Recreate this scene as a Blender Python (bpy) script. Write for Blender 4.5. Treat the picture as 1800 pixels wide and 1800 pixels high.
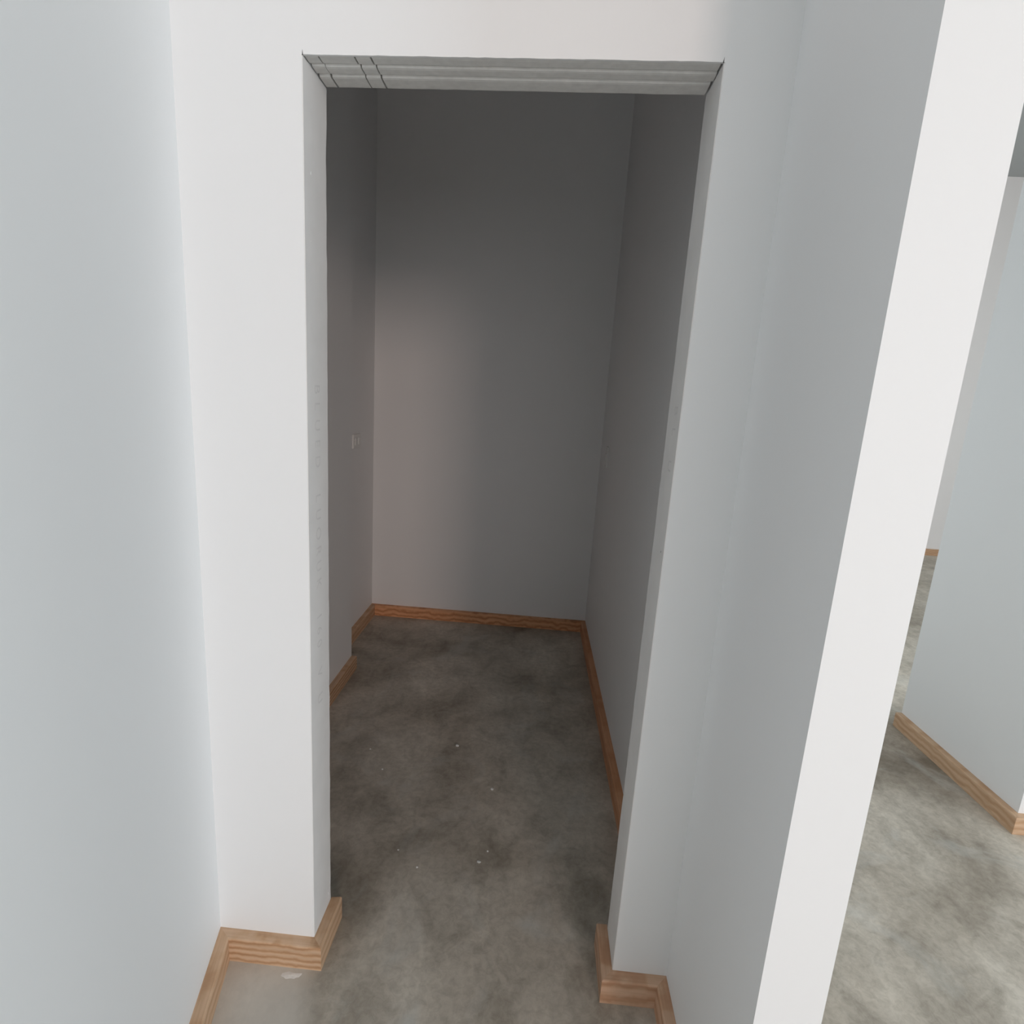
import bpy, bmesh, math, random
from mathutils import Vector, Matrix

# ------------------------------------------------------------------ clear
for o in list(bpy.data.objects):
    bpy.data.objects.remove(o)
SC = bpy.context.scene
COL = SC.collection
rnd = random.Random(7)

# ------------------------------------------------------------------ measures (metres; Y runs away from the camera, Z up)
EYE = 1.5007
D = 1.1776            # front face of the doorway wall
T = 0.1143            # its thickness
H = 2.1               # opening height
XDL, XDR = -0.5022, 0.2791        # opening edges
XL, SL = -0.7560, 0.2637          # side wall on the left: foot of its corner, slant per metre towards the viewer
XR, XRR, YC = 0.4167, 0.5234, 0.7476   # short wall on the right: both faces and its free end
BT, BH = 0.0293, 0.0707            # timber skirting thickness, height
YB = 3.4747                        # end wall of the inner room
XIR, SI = 0.3692, 0.0397
XI1, Y1, XI2 = -0.9368, 2.7263, -1.0561
XB, YB0, YB1, SB = 1.8954, 1.9456, 2.6273, -0.0140
YF = 6.4026
RISE = 0.0114          # the opening's head climbs this much towards the right
LEAN = -0.0148         # sideways lean of the short wall at ceiling height
TOP = 3.914
PART = 3.3            # partition height over the doorway; unseen gap above added to light inside
REAR, SIDE, LEFTX = -6.0, 5.6, -3.2

# ------------------------------------------------------------------ camera
yaw, pitch, roll = -0.0474, -0.2085, 0.0631
cam_d = bpy.data.cameras.new('camera')
cam = bpy.data.objects.new('camera', cam_d)
COL.objects.link(cam)
cy, sy, cp, sp, cr, sr = math.cos(yaw), math.sin(yaw), math.cos(pitch), math.sin(pitch), math.cos(roll), math.sin(roll)
fwd = Vector((sy * cp, cy * cp, sp))
right = Vector((cy, -sy, 0))
up = right.cross(fwd)
r2 = right * cr + up * sr
u2 = up * cr - right * sr
m = Matrix((r2, u2, -fwd)).transposed().to_4x4()
m.translation = Vector((0, 0, EYE))
cam.matrix_world = m
cam_d.sensor_width = 36.0
cam_d.lens = 980.93 / 1800 * 36
cam_d.shift_x = (900 - 897.82) / 1800
cam_d.shift_y = (899.71 - 900) / 1800
cam_d.clip_start = 0.02
SC.camera = cam

# ------------------------------------------------------------------ colour management and light
SC.view_settings.view_transform = 'Standard'
SC.view_settings.look = 'None'
SC.view_settings.gamma = 1.0
SC.view_settings.use_curve_mapping = False
SC.view_settings.exposure = 0.0

world = bpy.data.worlds.new('overcast_sky')
SC.world = world
world.use_nodes = True
world.node_tree.nodes['Background'].inputs['Color'].default_value = (0.80, 0.90, 1.0, 1)
world.node_tree.nodes['Background'].inputs['Strength'].default_value = 0.02


def area(name, loc, aim, w, h, watts, colour):
    l = bpy.data.lights.new(name, 'AREA')
    l.shape = 'RECTANGLE'
    l.size, l.size_y = w, h
    l.energy = watts
    l.color = colour
    o = bpy.data.objects.new(name, l)
    COL.objects.link(o)
    o.location = loc
    o.rotation_euler = Vector(aim).to_track_quat('-Z', 'Y').to_euler()
    return o


# daylight from the rear window, plus fill lamps added in unseen openings
WIN1 = (0.3, 5.3, 0.3, 3.6)         # rear window, widened for the added fill, x0, x1, z0, z1
FILL_WIN2 = (-4.1, -0.5, 0.4, 2.2)       # opening added for the side fill y0, y1, z0, z1
FILL_WIN3 = (4.1, 6.0, 0.4, 2.2)         # opening added for the far room fill y0, y1, z0, z1
ROOF_GAP = (2.3, 3.5, 0.9, 2.9)          # ceiling hole added for the roof fill x0, x1, y0, y1
area('window_daylight', (2.85, REAR + 0.08, 2.65), (0, 1, 0), 1.1, 1.8, 106, (1.0, 0.77, 0.68))
area('rear_fill', (2.8, REAR + 0.06, 1.7), (0, 1, 0), 5.0, 2.8, 90, (0.97, 0.95, 0.97))  # wide fill added in the rear opening to lift the general brightness
area('side_fill', (SIDE - 0.06, -2.3, 1.3), (-1, 0, 0), 1.8, 3.6, 180, (0.76, 0.92, 1.02))  # cool fill added out of view for the left wall and shaded areas
area('far_room_fill', (XRR + 0.03, 5.05, 1.3), (1, 0, 0), 1.8, 1.9, 31, (0.88, 1.0, 1.06))  # hidden fill added to brighten the partition at the right edge
area('roof_fill', (2.9, 1.9, TOP - 0.03), (0, 0, -1), 1.2, 2.0, 34, (0.92, 1.0, 1.02))  # overhead fill added for the right-hand floor and the far wall


# ------------------------------------------------------------------ materials
def new_mat(name):
    mt = bpy.data.materials.new(name)
    mt.use_nodes = True
    nt = mt.node_tree
    return mt, nt, nt.nodes['Principled BSDF']


def noise(nt, scale, detail=4, rough=0.5, stretch=(1, 1, 1), distortion=0.0, src='Object'):
    tc = nt.nodes.new('ShaderNodeTexCoord')
    mp = nt.nodes.new('ShaderNodeMapping')
    mp.inputs['Scale'].default_value = stretch
    nt.links.new(tc.outputs[src], mp.inputs['Vector'])
    n = nt.nodes.new('ShaderNodeTexNoise')
    n.inputs['Scale'].default_value = scale
    n.inputs['Detail'].default_value = detail
    n.inputs['Roughness'].default_value = rough
    n.inputs['Distortion'].default_value = distortion
    nt.links.new(mp.outputs['Vector'], n.inputs['Vector'])
    return n


def ramp(nt, sock, stops):
    r = nt.nodes.new('ShaderNodeValToRGB')
    el = r.color_ramp.elements
    el[0].position, el[0].color = stops[0][0], (*stops[0][1], 1)
    el[1].position, el[1].color = stops[-1][0], (*stops[-1][1], 1)
    for p, c in stops[1:-1]:
        e = el.new(p)
        e.color = (*c, 1)
    nt.links.new(sock, r.inputs['Fac'])
    return r.outputs['Color']


def mix(nt, fac, a, b, mode='MIX'):
    x = nt.nodes.new('ShaderNodeMix')
    x.data_type = 'RGBA'
    x.blend_type = mode
    if isinstance(fac, float):
        x.inputs[0].default_value = fac
    else:
        nt.links.new(fac, x.inputs[0])
    for i, v in ((6, a), (7, b)):
        if isinstance(v, tuple):
            x.inputs[i].default_value = (*v, 1)
        else:
            nt.links.new(v, x.inputs[i])
    return x.outputs[2]


def bump(nt, bsdf, sock, strength, dist):
    b = nt.nodes.new('ShaderNodeBump')
    b.inputs['Strength'].default_value = strength
    b.inputs['Distance'].default_value = dist
    nt.links.new(sock, b.inputs['Height'])
    nt.links.new(b.outputs['Normal'], bsdf.inputs['Normal'])


def paint_mat(name, col, vary=0.985, rough=0.6, bscale=260, bstr=0.05):
    mt, nt, b = new_mat(name)
    n = noise(nt, 1.3, 3)
    c = ramp(nt, n.outputs['Fac'], [(0.3, tuple(x * vary for x in col)), (0.7, col)])
    nt.links.new(c, b.inputs['Base Color'])
    b.inputs['Roughness'].default_value = rough
    b.inputs['Specular IOR Level'].default_value = 0.25
    n2 = noise(nt, bscale, 2)
    bump(nt, b, n2.outputs['Fac'], bstr, 0.0006)
    return mt


def concrete_mat():
    mt, nt, b = new_mat('trowelled_concrete')
    big = noise(nt, 1.5, 5, 0.55, distortion=0.6)
    c1 = ramp(nt, big.outputs['Fac'], [(0.30, (0.30, 0.260, 0.207)), (0.5, (0.53, 0.480, 0.408)), (0.70, (0.71, 0.66, 0.575))])
    mid = noise(nt, 7.0, 8, 0.62, stretch=(1.0, 0.75, 1.0), distortion=0.8)
    c2 = ramp(nt, mid.outputs['Fac'], [(0.30, (0.62, 0.61, 0.59)), (0.5, (0.93, 0.93, 0.93)), (0.68, (1.1, 1.1, 1.1))])
    c = mix(nt, 0.85, c1, c2, 'MULTIPLY')
    fine = noise(nt, 42.0, 6, 0.7, distortion=0.5)
    c3 = ramp(nt, fine.outputs['Fac'], [(0.34, (0.70, 0.69, 0.67)), (0.60, (1.08, 1.08, 1.08))])
    c = mix(nt, 0.6, c, c3, 'MULTIPLY')
    # pale greenish-grey plaster dust smears
    dust = noise(nt, 3.1, 6, 0.6, distortion=1.4)
    dm = ramp(nt, dust.outputs['Fac'], [(0.55, (0, 0, 0)), (0.75, (0.5, 0.5, 0.5))])
    c = mix(nt, dm, c, (0.60, 0.605, 0.575))
    # paler margin of the slab along the foot of the slanting wall and the short skirting
    tc = nt.nodes.new('ShaderNodeTexCoord')
    sep = nt.nodes.new('ShaderNodeSeparateXYZ')
    nt.links.new(tc.outputs['Object'], sep.inputs[0])

    def math_(op, p, q):
        x = nt.nodes.new('ShaderNodeMath')
        x.operation = op
        for i, v in enumerate((p, q)):
            if isinstance(v, float):
                x.inputs[i].default_value = v
            else:
                nt.links.new(v, x.inputs[i])
        return x.outputs[0]
    edge = math_('ADD', math_('ADD', sep.outputs['X'], math_('MULTIPLY', sep.outputs['Y'], 0.30)), math_('MULTIPLY', mid.outputs['Fac'], 0.10))
    mr = nt.nodes.new('ShaderNodeMapRange')
    mr.interpolation_type = 'SMOOTHSTEP'
    for i, v in ((1, -0.16), (2, -0.06), (3, 0.62), (4, 0.0)):
        mr.inputs[i].default_value = v
    nt.links.new(edge, mr.inputs[0])
    near = nt.nodes.new('ShaderNodeMapRange')
    near.interpolation_type = 'SMOOTHSTEP'
    for i, v in ((1, 1.145), (2, 1.215), (3, 1.0), (4, 0.0)):
        near.inputs[i].default_value = v
    nt.links.new(sep.outputs['Y'], near.inputs[0])
    c = mix(nt, math_('MULTIPLY', mr.outputs[0], near.outputs[0]), c, (0.70, 0.665, 0.605))
    nt.links.new(c, b.inputs['Base Color'])
    rr = ramp(nt, mid.outputs['Fac'], [(0.3, (0.50, 0.50, 0.50)), (0.7, (0.68, 0.68, 0.68))])
    nt.links.new(rr, b.inputs['Roughness'])
    b.inputs['Specular IOR Level'].default_value = 0.3
    bump(nt, b, fine.outputs['Fac'], 0.12, 0.002)
    return mt


def pine_mat(name, pale, mid, dark, seed, bands=17.0, wob=3.2, knots=1.0):
    mt, nt, b = new_mat(name)
    tc = nt.nodes.new('ShaderNodeTexCoord')
    mp = nt.nodes.new('ShaderNodeMapping')
    mp.inputs['Location'].default_value = (seed * 1.7, seed * 0.31, seed * 0.13)
    mp.inputs['Scale'].default_value = (1.2, 1.0, 1.0)
    nt.links.new(tc.outputs['Object'], mp.inputs['Vector'])
    w = nt.nodes.new('ShaderNodeTexWave')
    w.wave_type = 'BANDS'
    w.bands_direction = 'Z'
    w.inputs['Scale'].default_value = bands
    w.inputs['Distortion'].default_value = wob
    w.inputs['Detail'].default_value = 3
    w.inputs['Detail Scale'].default_value = 1.1
    nt.links.new(mp.outputs['Vector'], w.inputs['Vector'])
    c = ramp(nt, w.outputs['Fac'], [(0.0, pale), (0.6, mid), (1.0, dark)])
    st = noise(nt, 90, 4, 0.6, stretch=(0.05, 1, 1))
    c2 = ramp(nt, st.outputs['Fac'], [(0.35, (0.82, 0.78, 0.74)), (0.6, (1.03, 1.03, 1.03))])
    c = mix(nt, 0.7, c, c2, 'MULTIPLY')
    v = nt.nodes.new('ShaderNodeTexVoronoi')
    v.inputs['Scale'].default_value = 5.0
    nt.links.new(mp.outputs['Vector'], v.inputs['Vector'])
    k = ramp(nt, v.outputs['Distance'], [(0.035, (1, 1, 1)), (0.075, (0, 0, 0))])
    if knots:
        c = mix(nt, k, c, tuple(x * 0.5 for x in dark))
    nt.links.new(c, b.inputs['Base Color'])
    b.inputs['Roughness'].default_value = 0.55
    b.inputs['Specular IOR Level'].default_value = 0.3
    bump(nt, b, st.outputs['Fac'], 0.1, 0.0006)
    return mt


def plain_mat(name, col, rough=0.6, spec=0.3, vary=0.94, scale=30):
    mt, nt, b = new_mat(name)
    n = noise(nt, scale, 4)
    c = ramp(nt, n.outputs['Fac'], [(0.3, tuple(x * vary for x in col)), (0.7, col)])
    nt.links.new(c, b.inputs['Base Color'])
    b.inputs['Roughness'].default_value = rough
    b.inputs['Specular IOR Level'].default_value = spec
    return mt


PAINT = paint_mat('white_wall_paint', (0.88, 0.882, 0.88))
CEIL = paint_mat('ceiling_paint', (0.46, 0.48, 0.48))
CONC = concrete_mat()
PINE = pine_mat('pale_pine', (0.66, 0.46, 0.31), (0.60, 0.385, 0.235), (0.47, 0.27, 0.145), 1.0)
PINE_CALM = pine_mat('calm_pine', (0.66, 0.455, 0.30), (0.61, 0.40, 0.25), (0.555, 0.345, 0.205), 5.0, 11.0, 5.0)
PINE_DEEP = pine_mat('deep_orange_pine', (0.68, 0.36, 0.205), (0.64, 0.325, 0.175), (0.59, 0.285, 0.145), 6.0, 6.0, 5.0, 0.0)
PINE_PINK = pine_mat('pinkish_pine', (0.68, 0.455, 0.315), (0.64, 0.405, 0.265), (0.56, 0.325, 0.20), 8.0, 9.0, 6.0)
PINE2 = pine_mat('orange_pine', (0.80, 0.43, 0.235), (0.72, 0.36, 0.18), (0.57, 0.25, 0.115), 3.0, 9.0, 7.0)
BOARD = plain_mat('plasterboard_paper', (0.84, 0.82, 0.80), 0.8, 0.15, 0.95, 14)
SOFF = plain_mat('plaster_core', (0.82, 0.81, 0.785), 0.85, 0.1, 0.90, 60)
FILLER = plain_mat('white_filler', (0.86, 0.86, 0.84), 0.8, 0.15)
INK = plain_mat('faded_stamp_ink', (0.755, 0.735, 0.72), 0.9, 0.1)
GRIME = plain_mat('dark_crack', (0.05, 0.05, 0.05), 0.9, 0.1)
PLASTIC = plain_mat('white_plastic', (0.82, 0.82, 0.80), 0.35, 0.45, 0.99)
ALU = plain_mat('white_window_frame', (0.78, 0.79, 0.79), 0.4, 0.4, 0.98)
SCREW = plain_mat('screw_metal', (0.4, 0.4, 0.4), 0.4, 0.5)


# ------------------------------------------------------------------ helpers
def link(name, bm, mat, parent=None, smooth=False, loc=(0, 0, 0), rotz=0.0):
    bmesh.ops.recalc_face_normals(bm, faces=bm.faces[:])
    me = bpy.data.meshes.new(name)
    bm.to_mesh(me)
    bm.free()
    if smooth:
        for p in me.polygons:
            p.use_smooth = True
    me.materials.append(mat)
    o = bpy.data.objects.new(name, me)
    COL.objects.link(o)
    o.location = loc
    o.rotation_euler = (0, 0, rotz)
    if parent:
        o.parent = parent
    return o


def struct(o, label):
    o['kind'] = 'structure'
    o['label'] = label
    return o


def thing(o, label, cat, group=None):
    o['label'] = label
    o['category'] = cat
    if group:
        o['group'] = group
    return o


def bm_box(bm, x0, x1, y0, y1, z0, z1):
    vs = [bm.verts.new((x, y, z)) for x in (x0, x1) for y in (y0, y1) for z in (z0, z1)]
    for f in ((0, 1, 3, 2), (4, 6, 7, 5), (0, 4, 5, 1), (2, 3, 7, 6), (0, 2, 6, 4), (1, 5, 7, 3)):
        bm.faces.new([vs[i] for i in f])
    return vs


def box(x0, x1, y0, y1, z0, z1):
    bm = bmesh.new()
    bm_box(bm, x0, x1, y0, y1, z0, z1)
    return bm


def prism(poly, z0, z1, lean=0.0):
    """upright prism over a floor outline"""
    bm = bmesh.new()
    lo = [bm.verts.new((x, y, z0)) for x, y in poly]
    hi = [bm.verts.new((x + lean, y, z1)) for x, y in poly]
    n = len(poly)
    bm.faces.new(lo)
    bm.faces.new(hi)
    for i in range(n):
        bm.faces.new((lo[i], lo[(i + 1) % n], hi[(i + 1) % n], hi[i]))
    return bm


def window_wall(name, axis, a, b, h0, h1, win, label):
    """wall with one rectangular window hole, built of four blocks in one mesh"""
    w0, w1, z0, z1 = win
    bm = bmesh.new()
    for p0, p1, q0, q1 in ((h0, w0, 0, TOP), (w1, h1, 0, TOP), (w0, w1, 0, z0), (w0, w1, z1, TOP)):
        if axis == 'y':
            bm_box(bm, p0, p1, a, b, q0, q1)
        else:
            bm_box(bm, a, b, p0, p1, q0, q1)
    return struct(link(name, bm, PAINT), label)


def skirting(name, p, q, side, label, mat=PINE, cut0=0.0, cut1=0.0, height=BH, thick=BT, arris=0.004):
    """one length of timber skirting whose back runs from p to q on the floor; 'side' = +1 puts it left of p->q.
    cut0 / cut1 lengthen (+) or shorten (-) its front face at either end for mitres. Grain runs along local X."""
    p, q = Vector((*p, 0)), Vector((*q, 0))
    L = (q - p).length
    ang = math.atan2(q.y - p.y, q.x - p.x)
    s = side
    prof = [(0, 0.0), (s * thick, 0.0), (s * thick, height - arris), (s * (thick - 0.3 * arris), height - 0.3 * arris), (s * (thick - arris), height), (0, height)]
    bm = bmesh.new()
    n = len(prof)
    segs = max(2, int(L / 0.12))
    rows = []
    for i in range(segs + 1):
        t = i / segs
        row = []
        for y, z in prof:
            k = abs(y) / thick
            x0 = -cut0 * k
            x1 = L + cut1 * k
            row.append(bm.verts.new((x0 + (x1 - x0) * t, y, z)))
        rows.append(row)
    bm.faces.new(rows[0])
    bm.faces.new(rows[-1])
    for a, b in zip(rows, rows[1:]):
        for i in range(n):
            bm.faces.new((a[i], a[(i + 1) % n], b[(i + 1) % n], b[i]))
    o = link(name, bm, mat, None, False, p, ang)
    return struct(o, label)


# ------------------------------------------------------------------ the setting: floor, ceiling, hall walls
struct(link('floor', box(LEFTX - 0.1, SIDE + 0.15, REAR - 0.15, YF + 0.1, -0.12, 0.0), CONC), 'bare grey-brown trowelled concrete floor with darker mottling and pale dust smears')
bm = bmesh.new()
for p0, p1, q0, q1 in ((LEFTX - 0.1, ROOF_GAP[0], REAR - 0.15, YF + 0.1), (ROOF_GAP[1], SIDE + 0.15, REAR - 0.15, YF + 0.1), (ROOF_GAP[0], ROOF_GAP[1], REAR - 0.15, ROOF_GAP[2]), (ROOF_GAP[0], ROOF_GAP[1], ROOF_GAP[3], YF + 0.1)):
    bm_box(bm, p0, p1, q0, q1, TOP, TOP + 0.1)
struct(link('ceiling', bm, CEIL), 'plain grey ceiling high above the partitions, with an unseen opening added for the fill lamp')

LIN = 0.0015          # jamb lining skin
SOF = 0.014           # soffit block depth
XW0 = XL - 0.02


def head(x):
    return H + RISE * (x - XDL) / (XDR - XDL)


# doorway wall, notched by the opening
X0W, X1W = XW0 - 2.3, XR + 0.005
DL, DR, DT = XDL - LIN, XDR + LIN, H + SOF
bm = bmesh.new()
gx, gz = (X0W, DL, DR, X1W), (0, DT, PART)
V = {(i, k, y): bm.verts.new((gx[i], y, gz[k] + (RISE if (i, k) in ((2, 1), (3, 1)) else 0))) for i in range(4) for k in range(3) for y in (D, D + T)}
for y in (D, D + T):
    for i in range(3):
        for k in range(2):
            if not (i == 1 and k == 0):
                bm.faces.new((V[i, k, y], V[i + 1, k, y], V[i + 1, k + 1, y], V[i, k + 1, y]))
rim = [(0, 0), (1, 0), (1, 1), (2, 1), (2, 0), (3, 0), (3, 1), (3, 2), (2, 2), (1, 2), (0, 2), (0, 1)]
for a, b in zip(rim, rim[1:] + rim[:1]):
    bm.faces.new((V[a + (D,)], V[b + (D,)], V[b + (D + T,)], V[a + (D + T,)]))
front = struct(link('wall_front', bm, PAINT), 'white partition wall with an unlined open doorway in it')

# slanting side wall on the left
YLE = -0.75
k0, k1 = XL - 0.02 * SL, XL + SL * (D - YLE)
nx, ny = 0.11, 0.11 * SL
struct(link('wall_left', prism([(XL - 0.0, D), (k1, YLE), (k1 - nx, YLE - ny), (XL - nx, D)], 0, TOP), PAINT), 'pale blue-grey looking side wall filling the left of the view')

# short wall on the right, with its free end towards the viewer
struct(link('wall_right', prism([(XR, D), (XR, YC), (XRR, YC), (XRR, D + T), (XR + 0.0051, D + T), (XR + 0.0051, D)], 0, TOP, LEAN), PAINT), 'short shaded wall right of the doorway with a bright white free end')

# inner room
struct(link('wall_inner_back', box(XI2 - 0.11, XRR, YB, YB + 0.11, 0, TOP), PAINT), 'end wall of the dim inner room seen through the doorway')
struct(link('wall_inner_right', prism([(XIR + SI * (YB - D - T) / (YB - D), D + T), (XIR, YB), (XRR, YB), (XRR, D + T)], 0, TOP), PAINT), 'right wall of the dim inner room carrying a light switch')
struct(link('wall_inner_left', box(XI2 - 0.11, XI2, D + T, YB, 0, TOP), PAINT), 'recessed far part of the inner room left wall')
struct(link('wall_inner_stub', box(XI2, XI1, D + T, Y1, 0, TOP), PAINT), 'nearer thicker part of the inner room left wall, ending in an edge')

# rooms to the right
struct(link('wall_stub_right', prism([(XB, YB0), (XB + SB, YB1), (XB + SB + 0.113, YB1), (XB + 0.113, YB0)], 0, TOP), PAINT), 'blue-grey partition end standing in the next room at the right')
struct(link('wall_far', box(XRR - 0.6, SIDE, YF, YF + 0.1, 0, TOP), PAINT), 'pale far wall seen in the gap beside the bright wall end')
struct(link('wall_side_left', box(LEFTX - 0.1, LEFTX, REAR, D, 0, TOP), PAINT), 'outer wall on the left side of the hall')
window_wall('wall_rear', 'y', REAR - 0.12, REAR, LEFTX, SIDE, WIN1, 'hall wall behind the viewer with a tall window')
window_wall('wall_side_right', 'x', SIDE, SIDE + 0.12, REAR, YF, FILL_WIN2, 'outer hall wall at the right with a wide opening added for the side fill lamp')
window_wall('wall_far_fill', 'x', XRR - 0.1, XRR, YB + 0.11, YF, FILL_WIN3, 'wall added to hold the far fill lamp opening, hidden behind the bright wall end')


def window(name, axis, c, win, bars, label):
    w0, w1, z0, z1 = win
    root = bpy.data.objects.new(name, None)
    COL.objects.link(root)
    struct(root, label)
    t = 0.045

    def put(h0, h1, q0, q1, nm):
        bm = box(h0, h1, c, c + 0.05, q0, q1) if axis == 'y' else box(c, c + 0.05, h0, h1, q0, q1)
        link(nm, bm, ALU, root)
    put(w0, w1, z0, z0 + t, 'sill_rail')
    put(w0, w1, z1 - t, z1, 'head_rail')
    put(w0, w0 + t, z0 + t, z1 - t, 'stile')
    put(w1 - t, w1, z0 + t, z1 - t, 'stile')
    for i in range(1, bars):
        x = w0 + (w1 - w0) * i / bars
        put(x - 0.015, x + 0.015, z0 + t, z1 - t, 'mullion')


window('window_1', 'y', REAR - 0.05, WIN1, 4, 'white framed window in the wall behind the viewer')
window('fill_window_side', 'x', SIDE, FILL_WIN2, 3, 'wide white frame added around the side fill lamp at the right')
window('fill_window_far', 'x', XRR - 0.08, FILL_WIN3, 2, 'unseen white frame added around the far room fill lamp')

# ------------------------------------------------------------------ skirting boards
ua = math.atan(SL)


def left_x(y):
    return XL + SL * (D - y)


skirting('baseboard_left', (XL, D), (left_x(-0.7), -0.7), +1, 'pine skirting along the foot of the left side wall', PINE_CALM, cut0=-BT / math.tan((math.pi / 2 - ua) / 2))
skirting('baseboard_front_left', (XL, D), (XDL, D), -1, 'short pine skirting with strong grain lines left of the doorway', cut0=-BT / math.tan((math.pi / 2 - ua) / 2), cut1=BT)
skirting('baseboard_jamb_left', (XDL, D), (XDL, D + T + 0.006), -1, 'pine skirting return on the left door jamb', PINE_CALM, cut0=BT, cut1=0.004)
skirting('baseboard_jamb_right', (XDR, D), (XDR, D + T + 0.012), +1, 'pine skirting return on the right door jamb', PINE_PINK, cut0=BT, cut1=0.0)
skirting('baseboard_front_right', (XDR, D), (XR, D), -1, 'short pine skirting right of the doorway ending in the corner', PINE_PINK, cut0=BT, cut1=-BT)
skirting('baseboard_right', (XR, D), (XR, YC), -1, 'pine skirting along the foot of the short wall at the right', PINE_PINK, cut0=-BT, cut1=0.0)
xr_at = lambda y: XIR + SI * (YB - y) / (YB - D)
skirting('baseboard_inner_right', (xr_at(D + T), D + T), (XIR, YB), +1, 'orange pine skirting along the inner room right wall', PINE_DEEP, cut0=0.0, cut1=-BT)
skirting('baseboard_inner_back', (XI2, YB), (XIR, YB), -1, 'orange pine skirting with knots across the inner room end wall', PINE2, cut0=-BT, cut1=-BT)
skirting('baseboard_inner_left', (XI2, Y1), (XI2, YB), -1, 'pine skirting on the recessed far part of the inner left wall', PINE_CALM, cut1=-BT)
skirting('baseboard_inner_stub', (XI1, D + T), (XI1, Y1), -1, 'pine skirting on the nearer part of the inner left wall, cut off square', PINE)
skirting('baseboard_stub_side', (XB, YB0), (XB + SB, YB1), +1, 'pine skirting sloping away along the partition at the right edge', PINE_CALM, cut0=BT)
skirting('baseboard_stub_end', (XB, YB0), (XB + 0.113, YB0), -1, 'pine skirting under the bright end of the partition at the right edge', PINE_CALM, cut0=BT)
skirting('baseboard_far', (XRR - 0.5, YF), (SIDE, YF), -1, 'distant pine skirting at the foot of the far wall', PINE)

# ------------------------------------------------------------------ doorway details, parts of the doorway wall


def wobble_lining(x, sign, name):
    """paper skin over a jamb with a slightly ragged rear edge"""
    bm = bmesh.new()
    n = 60
    rows = []
    for i in range(n + 1):
        z = (head(x) - 0.001) * i / n
        rag = rnd.uniform(-0.0012, 0.0022) + (0.003 if i > n - 3 else 0)
        pts = ((x + sign * LIN, D + 0.0012), (x, D + 0.0012), (x, D + T + rag), (x + sign * LIN, D + T + rag))
        rows.append([bm.verts.new((a, b, z)) for a, b in pts])
    bm.faces.new(rows[0])
    bm.faces.new(rows[-1])
    for a, b in zip(rows, rows[1:]):
        for j in range(4):
            bm.faces.new((a[j], a[(j + 1) % 4], b[(j + 1) % 4], b[j]))
    return link(name, bm, BOARD, front)


lin_l = wobble_lining(XDL, -1, 'jamb_lining')
lin_r = wobble_lining(XDR, +1, 'jamb_lining')
lin_l['label'] = 'grey unpainted jamb with faded stamped lettering at the left'
lin_r['label'] = 'grey unpainted jamb at the right'

# painted lip that hides the front of the soffit blocks, with a slightly uneven lower edge
bm = bmesh.new()
n = 70
rows = []
for i in range(n + 1):
    x = XDL - LIN + (XDR - XDL + 2 * LIN) * i / n
    dz = head(x) - H + rnd.uniform(-0.0004, 0.0004)
    rows.append([bm.verts.new(c) for c in ((x, D, H + dz), (x, D + 0.005, H + dz), (x, D + 0.005, head(x) + SOF), (x, D, head(x) + SOF))])
bm.faces.new(rows[0])
bm.faces.new(rows[-1])
for a, b in zip(rows, rows[1:]):
    for j in range(4):
        bm.faces.new((a[j], a[(j + 1) % 4], b[(j + 1) % 4], b[j]))
link('soffit_lip', bm, PAINT, front)

# three strips of plaster blocks overhead, split by narrow saw cuts
strips = [(D + 0.005, D + 0.039), (D + 0.039, D + 0.073), (D + 0.073, D + T + 0.001)]
cuts = [-0.4750, -0.4041, -0.3732]
gaps = [(0.0027, 0.0033, 0.0034), (0.0011, 0.0027, 0.0028), (0.0040, 0.0026, 0.0038)]
shift = [(0, -0.001, -0.001), (0.0012, 0.0012, 0.0008), (0, -0.0006, 0.0002)]
endgap = [(0.0012, 0.0030), (0.0016, 0.0012), (0.0030, 0.0036)]
for s, (y0, y1) in enumerate(strips):
    e0, e1 = endgap[s]
    xs = [XDL + e0]
    for c, g, h in zip(cuts, gaps[s], shift[s]):
        xs += [c + h - g / 2, c + h + g / 2]
    xs.append(XDR - e1)
    for i in range(0, len(xs), 2):
        x0, x1 = xs[i], xs[i + 1]
        seg = max(1, int((x1 - x0) / 0.02))
        bm = bmesh.new()
        rows = []
        for j in range(seg + 1):
            x = x0 + (x1 - x0) * j / seg
            hz = head(x)
            wv = 0.00025 * math.sin(x * 37 + s * 2) + rnd.uniform(-0.00015, 0.00015)
            rg = rnd.uniform(-0.0008, 0.0012) if s == 2 else 0
            dip = (0.0008, 0.0002, -0.0006)[s]
            prof = ((y0, hz + SOF), (y0, hz + 0.0042), (y0 + 0.0022, hz + dip + 0.0007 + wv), (y0 + 0.008, hz + dip + wv),
                    (y1 - (0.009 if s < 2 else 0.004), hz + dip + wv), (y1 - 0.0012, hz + dip + (0.0034 if s < 2 else 0.0004) + wv), (y1 + rg, hz + (0.0048 if s < 2 else 0.0006)), (y1 + rg, hz + SOF))
            rows.append([bm.verts.new((x, y, z)) for y, z in prof])
        bm.faces.new(rows[0])
        bm.faces.new(rows[-1])
        for a, b in zip(rows, rows[1:]):
            m_ = len(a)
            for j in range(m_):
                bm.faces.new((a[j], a[(j + 1) % m_], b[(j + 1) % m_], b[j]))
        link('soffit_block', bm, SOFF, front, smooth=False)

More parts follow.
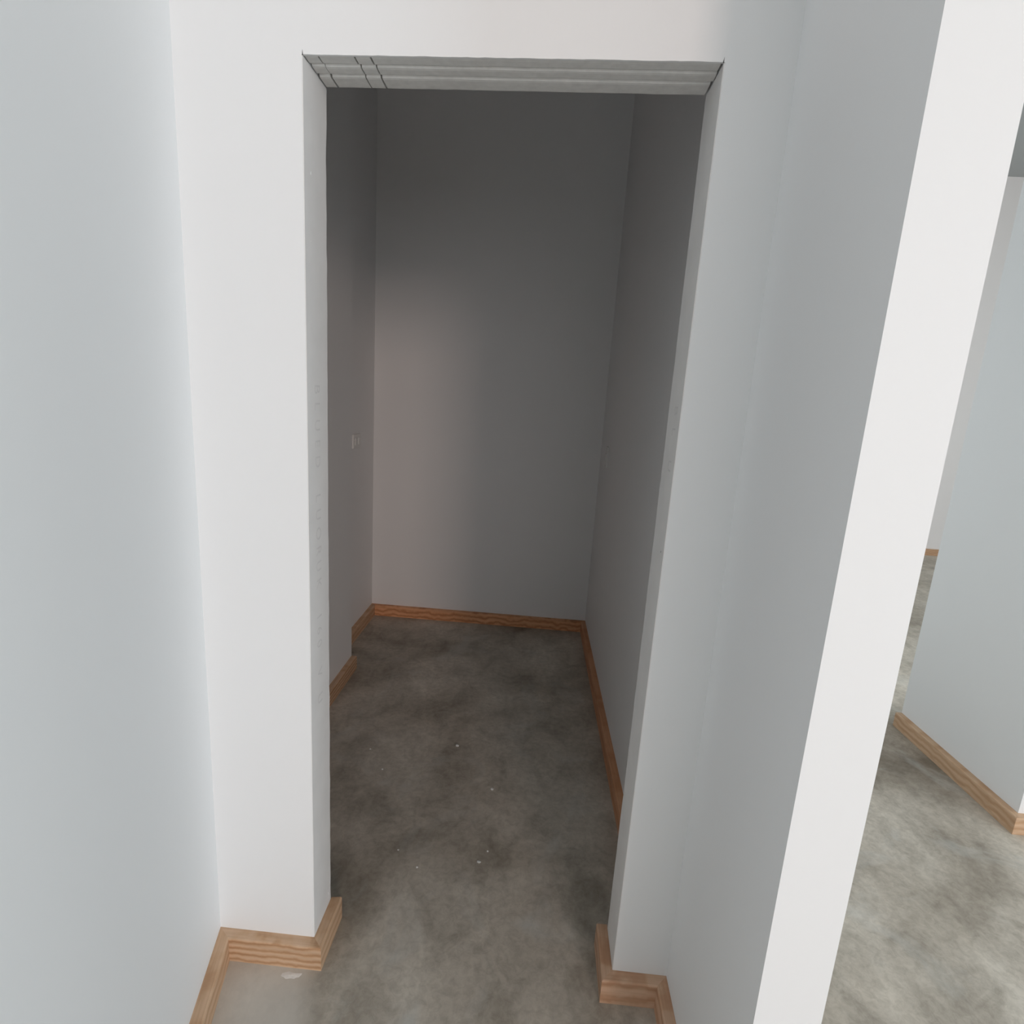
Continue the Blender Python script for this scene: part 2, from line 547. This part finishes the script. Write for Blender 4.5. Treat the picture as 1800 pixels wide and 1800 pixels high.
# hairline cracks running up from the two upper corners of the opening
for x, lean in ((XDL + 0.0006, -0.0004), (XDR - 0.0012, 0.0012)):
    bm = bmesh.new()
    z0, z1 = head(x) - 0.001, head(x) + 0.008
    v = [bm.verts.new(c) for c in ((x - 0.0009, D - 0.0003, z0), (x + 0.0009, D - 0.0003, z0), (x + lean, D - 0.0003, z1),
                                   (x - 0.0009, D + 0.001, z0), (x + 0.0009, D + 0.001, z0), (x + lean, D + 0.001, z1))]
    for f in ((0, 1, 2), (3, 5, 4), (0, 3, 4, 1), (1, 4, 5, 2), (2, 5, 3, 0)):
        bm.faces.new([v[i] for i in f])
    link('crack', bm, GRIME, front)


# faint stamped lettering down the jambs, rotated a quarter turn
def stamp(ch, parent, x, y, z, size, sign):
    cu = bpy.data.curves.new('stamped_letter', 'FONT')
    cu.body = ch
    cu.size = size
    cu.align_x = 'CENTER'
    cu.align_y = 'CENTER'
    cu.extrude = 0.00008
    tmp = bpy.data.objects.new('stamped_letter_text', cu)
    COL.objects.link(tmp)
    bpy.context.view_layer.update()
    me = bpy.data.meshes.new_from_object(tmp)
    bpy.data.objects.remove(tmp)
    me.materials.append(INK)
    o = bpy.data.objects.new('stamped_letter', me)
    COL.objects.link(o)
    # local x runs down the jamb, local y across it
    xa, ya = Vector((0, 0, -1)), Vector((0, sign, 0))
    za = xa.cross(ya)
    mm = Matrix((xa, ya, za)).transposed().to_4x4()
    mm.translation = Vector((x, y, z))
    o.matrix_world = mm
    o.parent = parent
    return o


for ch, z in zip('BLUEDLUORUK160VU', (1.4839, 1.4470, 1.4045, 1.3640, 1.3229, 1.2402, 1.2000, 1.1551, 1.1137, 1.0759, 1.0333, 0.9493, 0.9138, 0.8794, 0.8033, 0.7332)):
    stamp(ch, lin_l, XDL + 0.0002, D + 0.053, z, 0.040, 1)
for ch, z in zip('BLU', (1.487, 1.443, 1.369)):
    stamp(ch, lin_r, XDR - 0.0002, D + 0.046, z, 0.040, -1)


def blob(name, c, r, squash, mat, parent=None, seed=0):
    """small irregular lump; squash = (sx, sy, sz)"""
    rr = random.Random(seed)
    bm = bmesh.new()
    bmesh.ops.create_icosphere(bm, subdivisions=1, radius=r)
    for v in bm.verts:
        v.co *= rr.uniform(0.7, 1.2)
        v.co = Vector((v.co.x * squash[0], v.co.y * squash[1], v.co.z * squash[2]))
    zmin = min(v.co.z for v in bm.verts)
    if parent is None:
        for v in bm.verts:
            v.co.z -= zmin
    return link(name, bm, mat, parent, False, c)


blob('filler_dab', (XDL + 0.0002, 1.2115, 1.9082), 0.004, (0.2, 0.6, 1.2), FILLER, lin_l, 1)
blob('filler_dab', (XDL + 0.0002, 1.2076, 1.7797), 0.003, (0.2, 0.8, 0.9), FILLER, lin_l, 2)
for i, (yy, zz) in enumerate(((1.277, 0.105), (1.283, 0.120), (1.279, 0.092), (1.285, 0.135))):
    blob('filler_dab', (XDL + 0.0002, yy, zz), 0.005, (0.2, 0.6, 1.3), FILLER, lin_l, 5 + i)
blob('nail_hole', (XDR - 0.0002, 1.2037, 1.1806), 0.0022, (0.2, 0.7, 1.2), GRIME, lin_r, 3)


# ------------------------------------------------------------------ switches in the inner room
def plate(name, x, y, z, w, h, sign, rot, label, rockers):
    """wall plate on a wall facing +X (sign=1) or -X (sign=-1)"""
    root = bpy.data.objects.new(name, None)
    COL.objects.link(root)
    root.location = (x, y, z)
    root.rotation_euler = (0, 0, rot)

    def rounded(w_, h_, d0, d1, r, mat, nm, oy=0.0, oz=0.0):
        pts = []
        for cxx, czz, a0 in ((w_ / 2 - r, h_ / 2 - r, 0), (-w_ / 2 + r, h_ / 2 - r, 90), (-w_ / 2 + r, -h_ / 2 + r, 180), (w_ / 2 - r, -h_ / 2 + r, 270)):
            for a in (0, 30, 60, 90):
                t = math.radians(a0 + a)
                pts.append((cxx + r * math.cos(t) + oy, czz + r * math.sin(t) + oz))
        b = bmesh.new()
        base = [b.verts.new((sign * d0, p, q)) for p, q in pts]
        mid = [b.verts.new((sign * (d1 - 0.0015), p, q)) for p, q in pts]
        k = 1 - 0.003 / max(w_, h_)
        topv = [b.verts.new((sign * d1, oy + (p - oy) * k, oz + (q - oz) * k)) for p, q in pts]
        b.faces.new(base)
        b.faces.new(topv)
        n_ = len(pts)
        for A, B in ((base, mid), (mid, topv)):
            for i in range(n_):
                b.faces.new((A[i], A[(i + 1) % n_], B[(i + 1) % n_], B[i]))
        return link(nm, b, mat, root)
    rounded(w, h, 0.0, 0.009, 0.006, PLASTIC, 'face_plate')
    for oy, oz, rw, rh in rockers:
        rounded(rw, rh, 0.008, 0.0135, 0.002, PLASTIC, 'rocker', oy, oz)
    for oy, oz in ((-w / 2 + 0.012, 0.0), (w / 2 - 0.012, 0.0)) if w > h else ((0.0, -h / 2 + 0.012), (0.0, h / 2 - 0.012)):
        rounded(0.006, 0.006, 0.0085, 0.0098, 0.0029, SCREW, 'screw_head', oy, oz)
    thing(root, label, 'switch')
    return root


plate('wall_socket', XI2, 3.136, 1.182, 0.125, 0.080, 1, 0.0, 'wide white wall socket on the recessed left wall of the inner room', [(-0.027, 0.0, 0.030, 0.040), (0.027, 0.0, 0.030, 0.040)])
plate('light_switch', xr_at(3.166), 3.166, 1.184, 0.074, 0.118, -1, SI / (YB - D), 'upright white light switch on the right wall of the inner room', [(0.0, 0.0, 0.026, 0.040)])

# ------------------------------------------------------------------ plaster crumbs on the concrete
crumbs = [(-0.2674, 2.1334, 0.0085, 'round white plaster crumb furthest into the inner room'),
          (-0.0939, 1.8871, 0.0075, 'bluish white plaster crumb in the middle of the inner floor'),
          (-0.1042, 1.5388, 0.0070, 'larger of two white plaster flecks lying close together inside the doorway'),
          (-0.0812, 1.5882, 0.0040, 'smaller of two white plaster flecks lying close together inside the doorway'),
          (-0.5404, 1.9405, 0.0045, 'tiny pale crumb near the inner left skirting, the nearer one'),
          (-0.6261, 2.0601, 0.0040, 'tiny pale crumb near the inner left skirting, the further one'),
          (-0.3754, 1.5557, 0.0040, 'tiny pale fleck behind the left door jamb'),
          (-0.2991, 1.4967, 0.0040, 'tiny pale fleck just inside the doorway left of the middle')]
for i, (x, y, r, lab) in enumerate(crumbs):
    o = blob('plaster_crumb', (x, y, 0), r, (1.0, 1.0, 0.45), FILLER, None, 20 + i)
    thing(o, lab, 'crumb', 'plaster crumbs on the concrete')

# smear of dried plaster in front of the skirting left of the doorway
bm = bmesh.new()
pts = []
for i in range(18):
    a = 2 * math.pi * i / 18
    rr_ = rnd.uniform(0.55, 1.1)
    pts.append((-0.548 + 0.036 * rr_ * math.cos(a), 1.130 + 0.011 * rr_ * math.sin(a)))
c0 = bm.verts.new((-0.548, 1.130, 0.0012))
ring = [bm.verts.new((x, y, 0.0003)) for x, y in pts]
low = [bm.verts.new((x, y, 0.0)) for x, y in pts]
for i in range(18):
    j = (i + 1) % 18
    bm.faces.new((c0, ring[i], ring[j]))
    bm.faces.new((ring[i], low[i], low[j], ring[j]))
bm.faces.new(low)
thing(link('plaster_smear', bm, plain_mat('dried_plaster', (0.84, 0.82, 0.78), 0.9, 0.1, 0.85, 90)), 'pale smear of dried plaster on the concrete against the short grained skirting', 'smear')
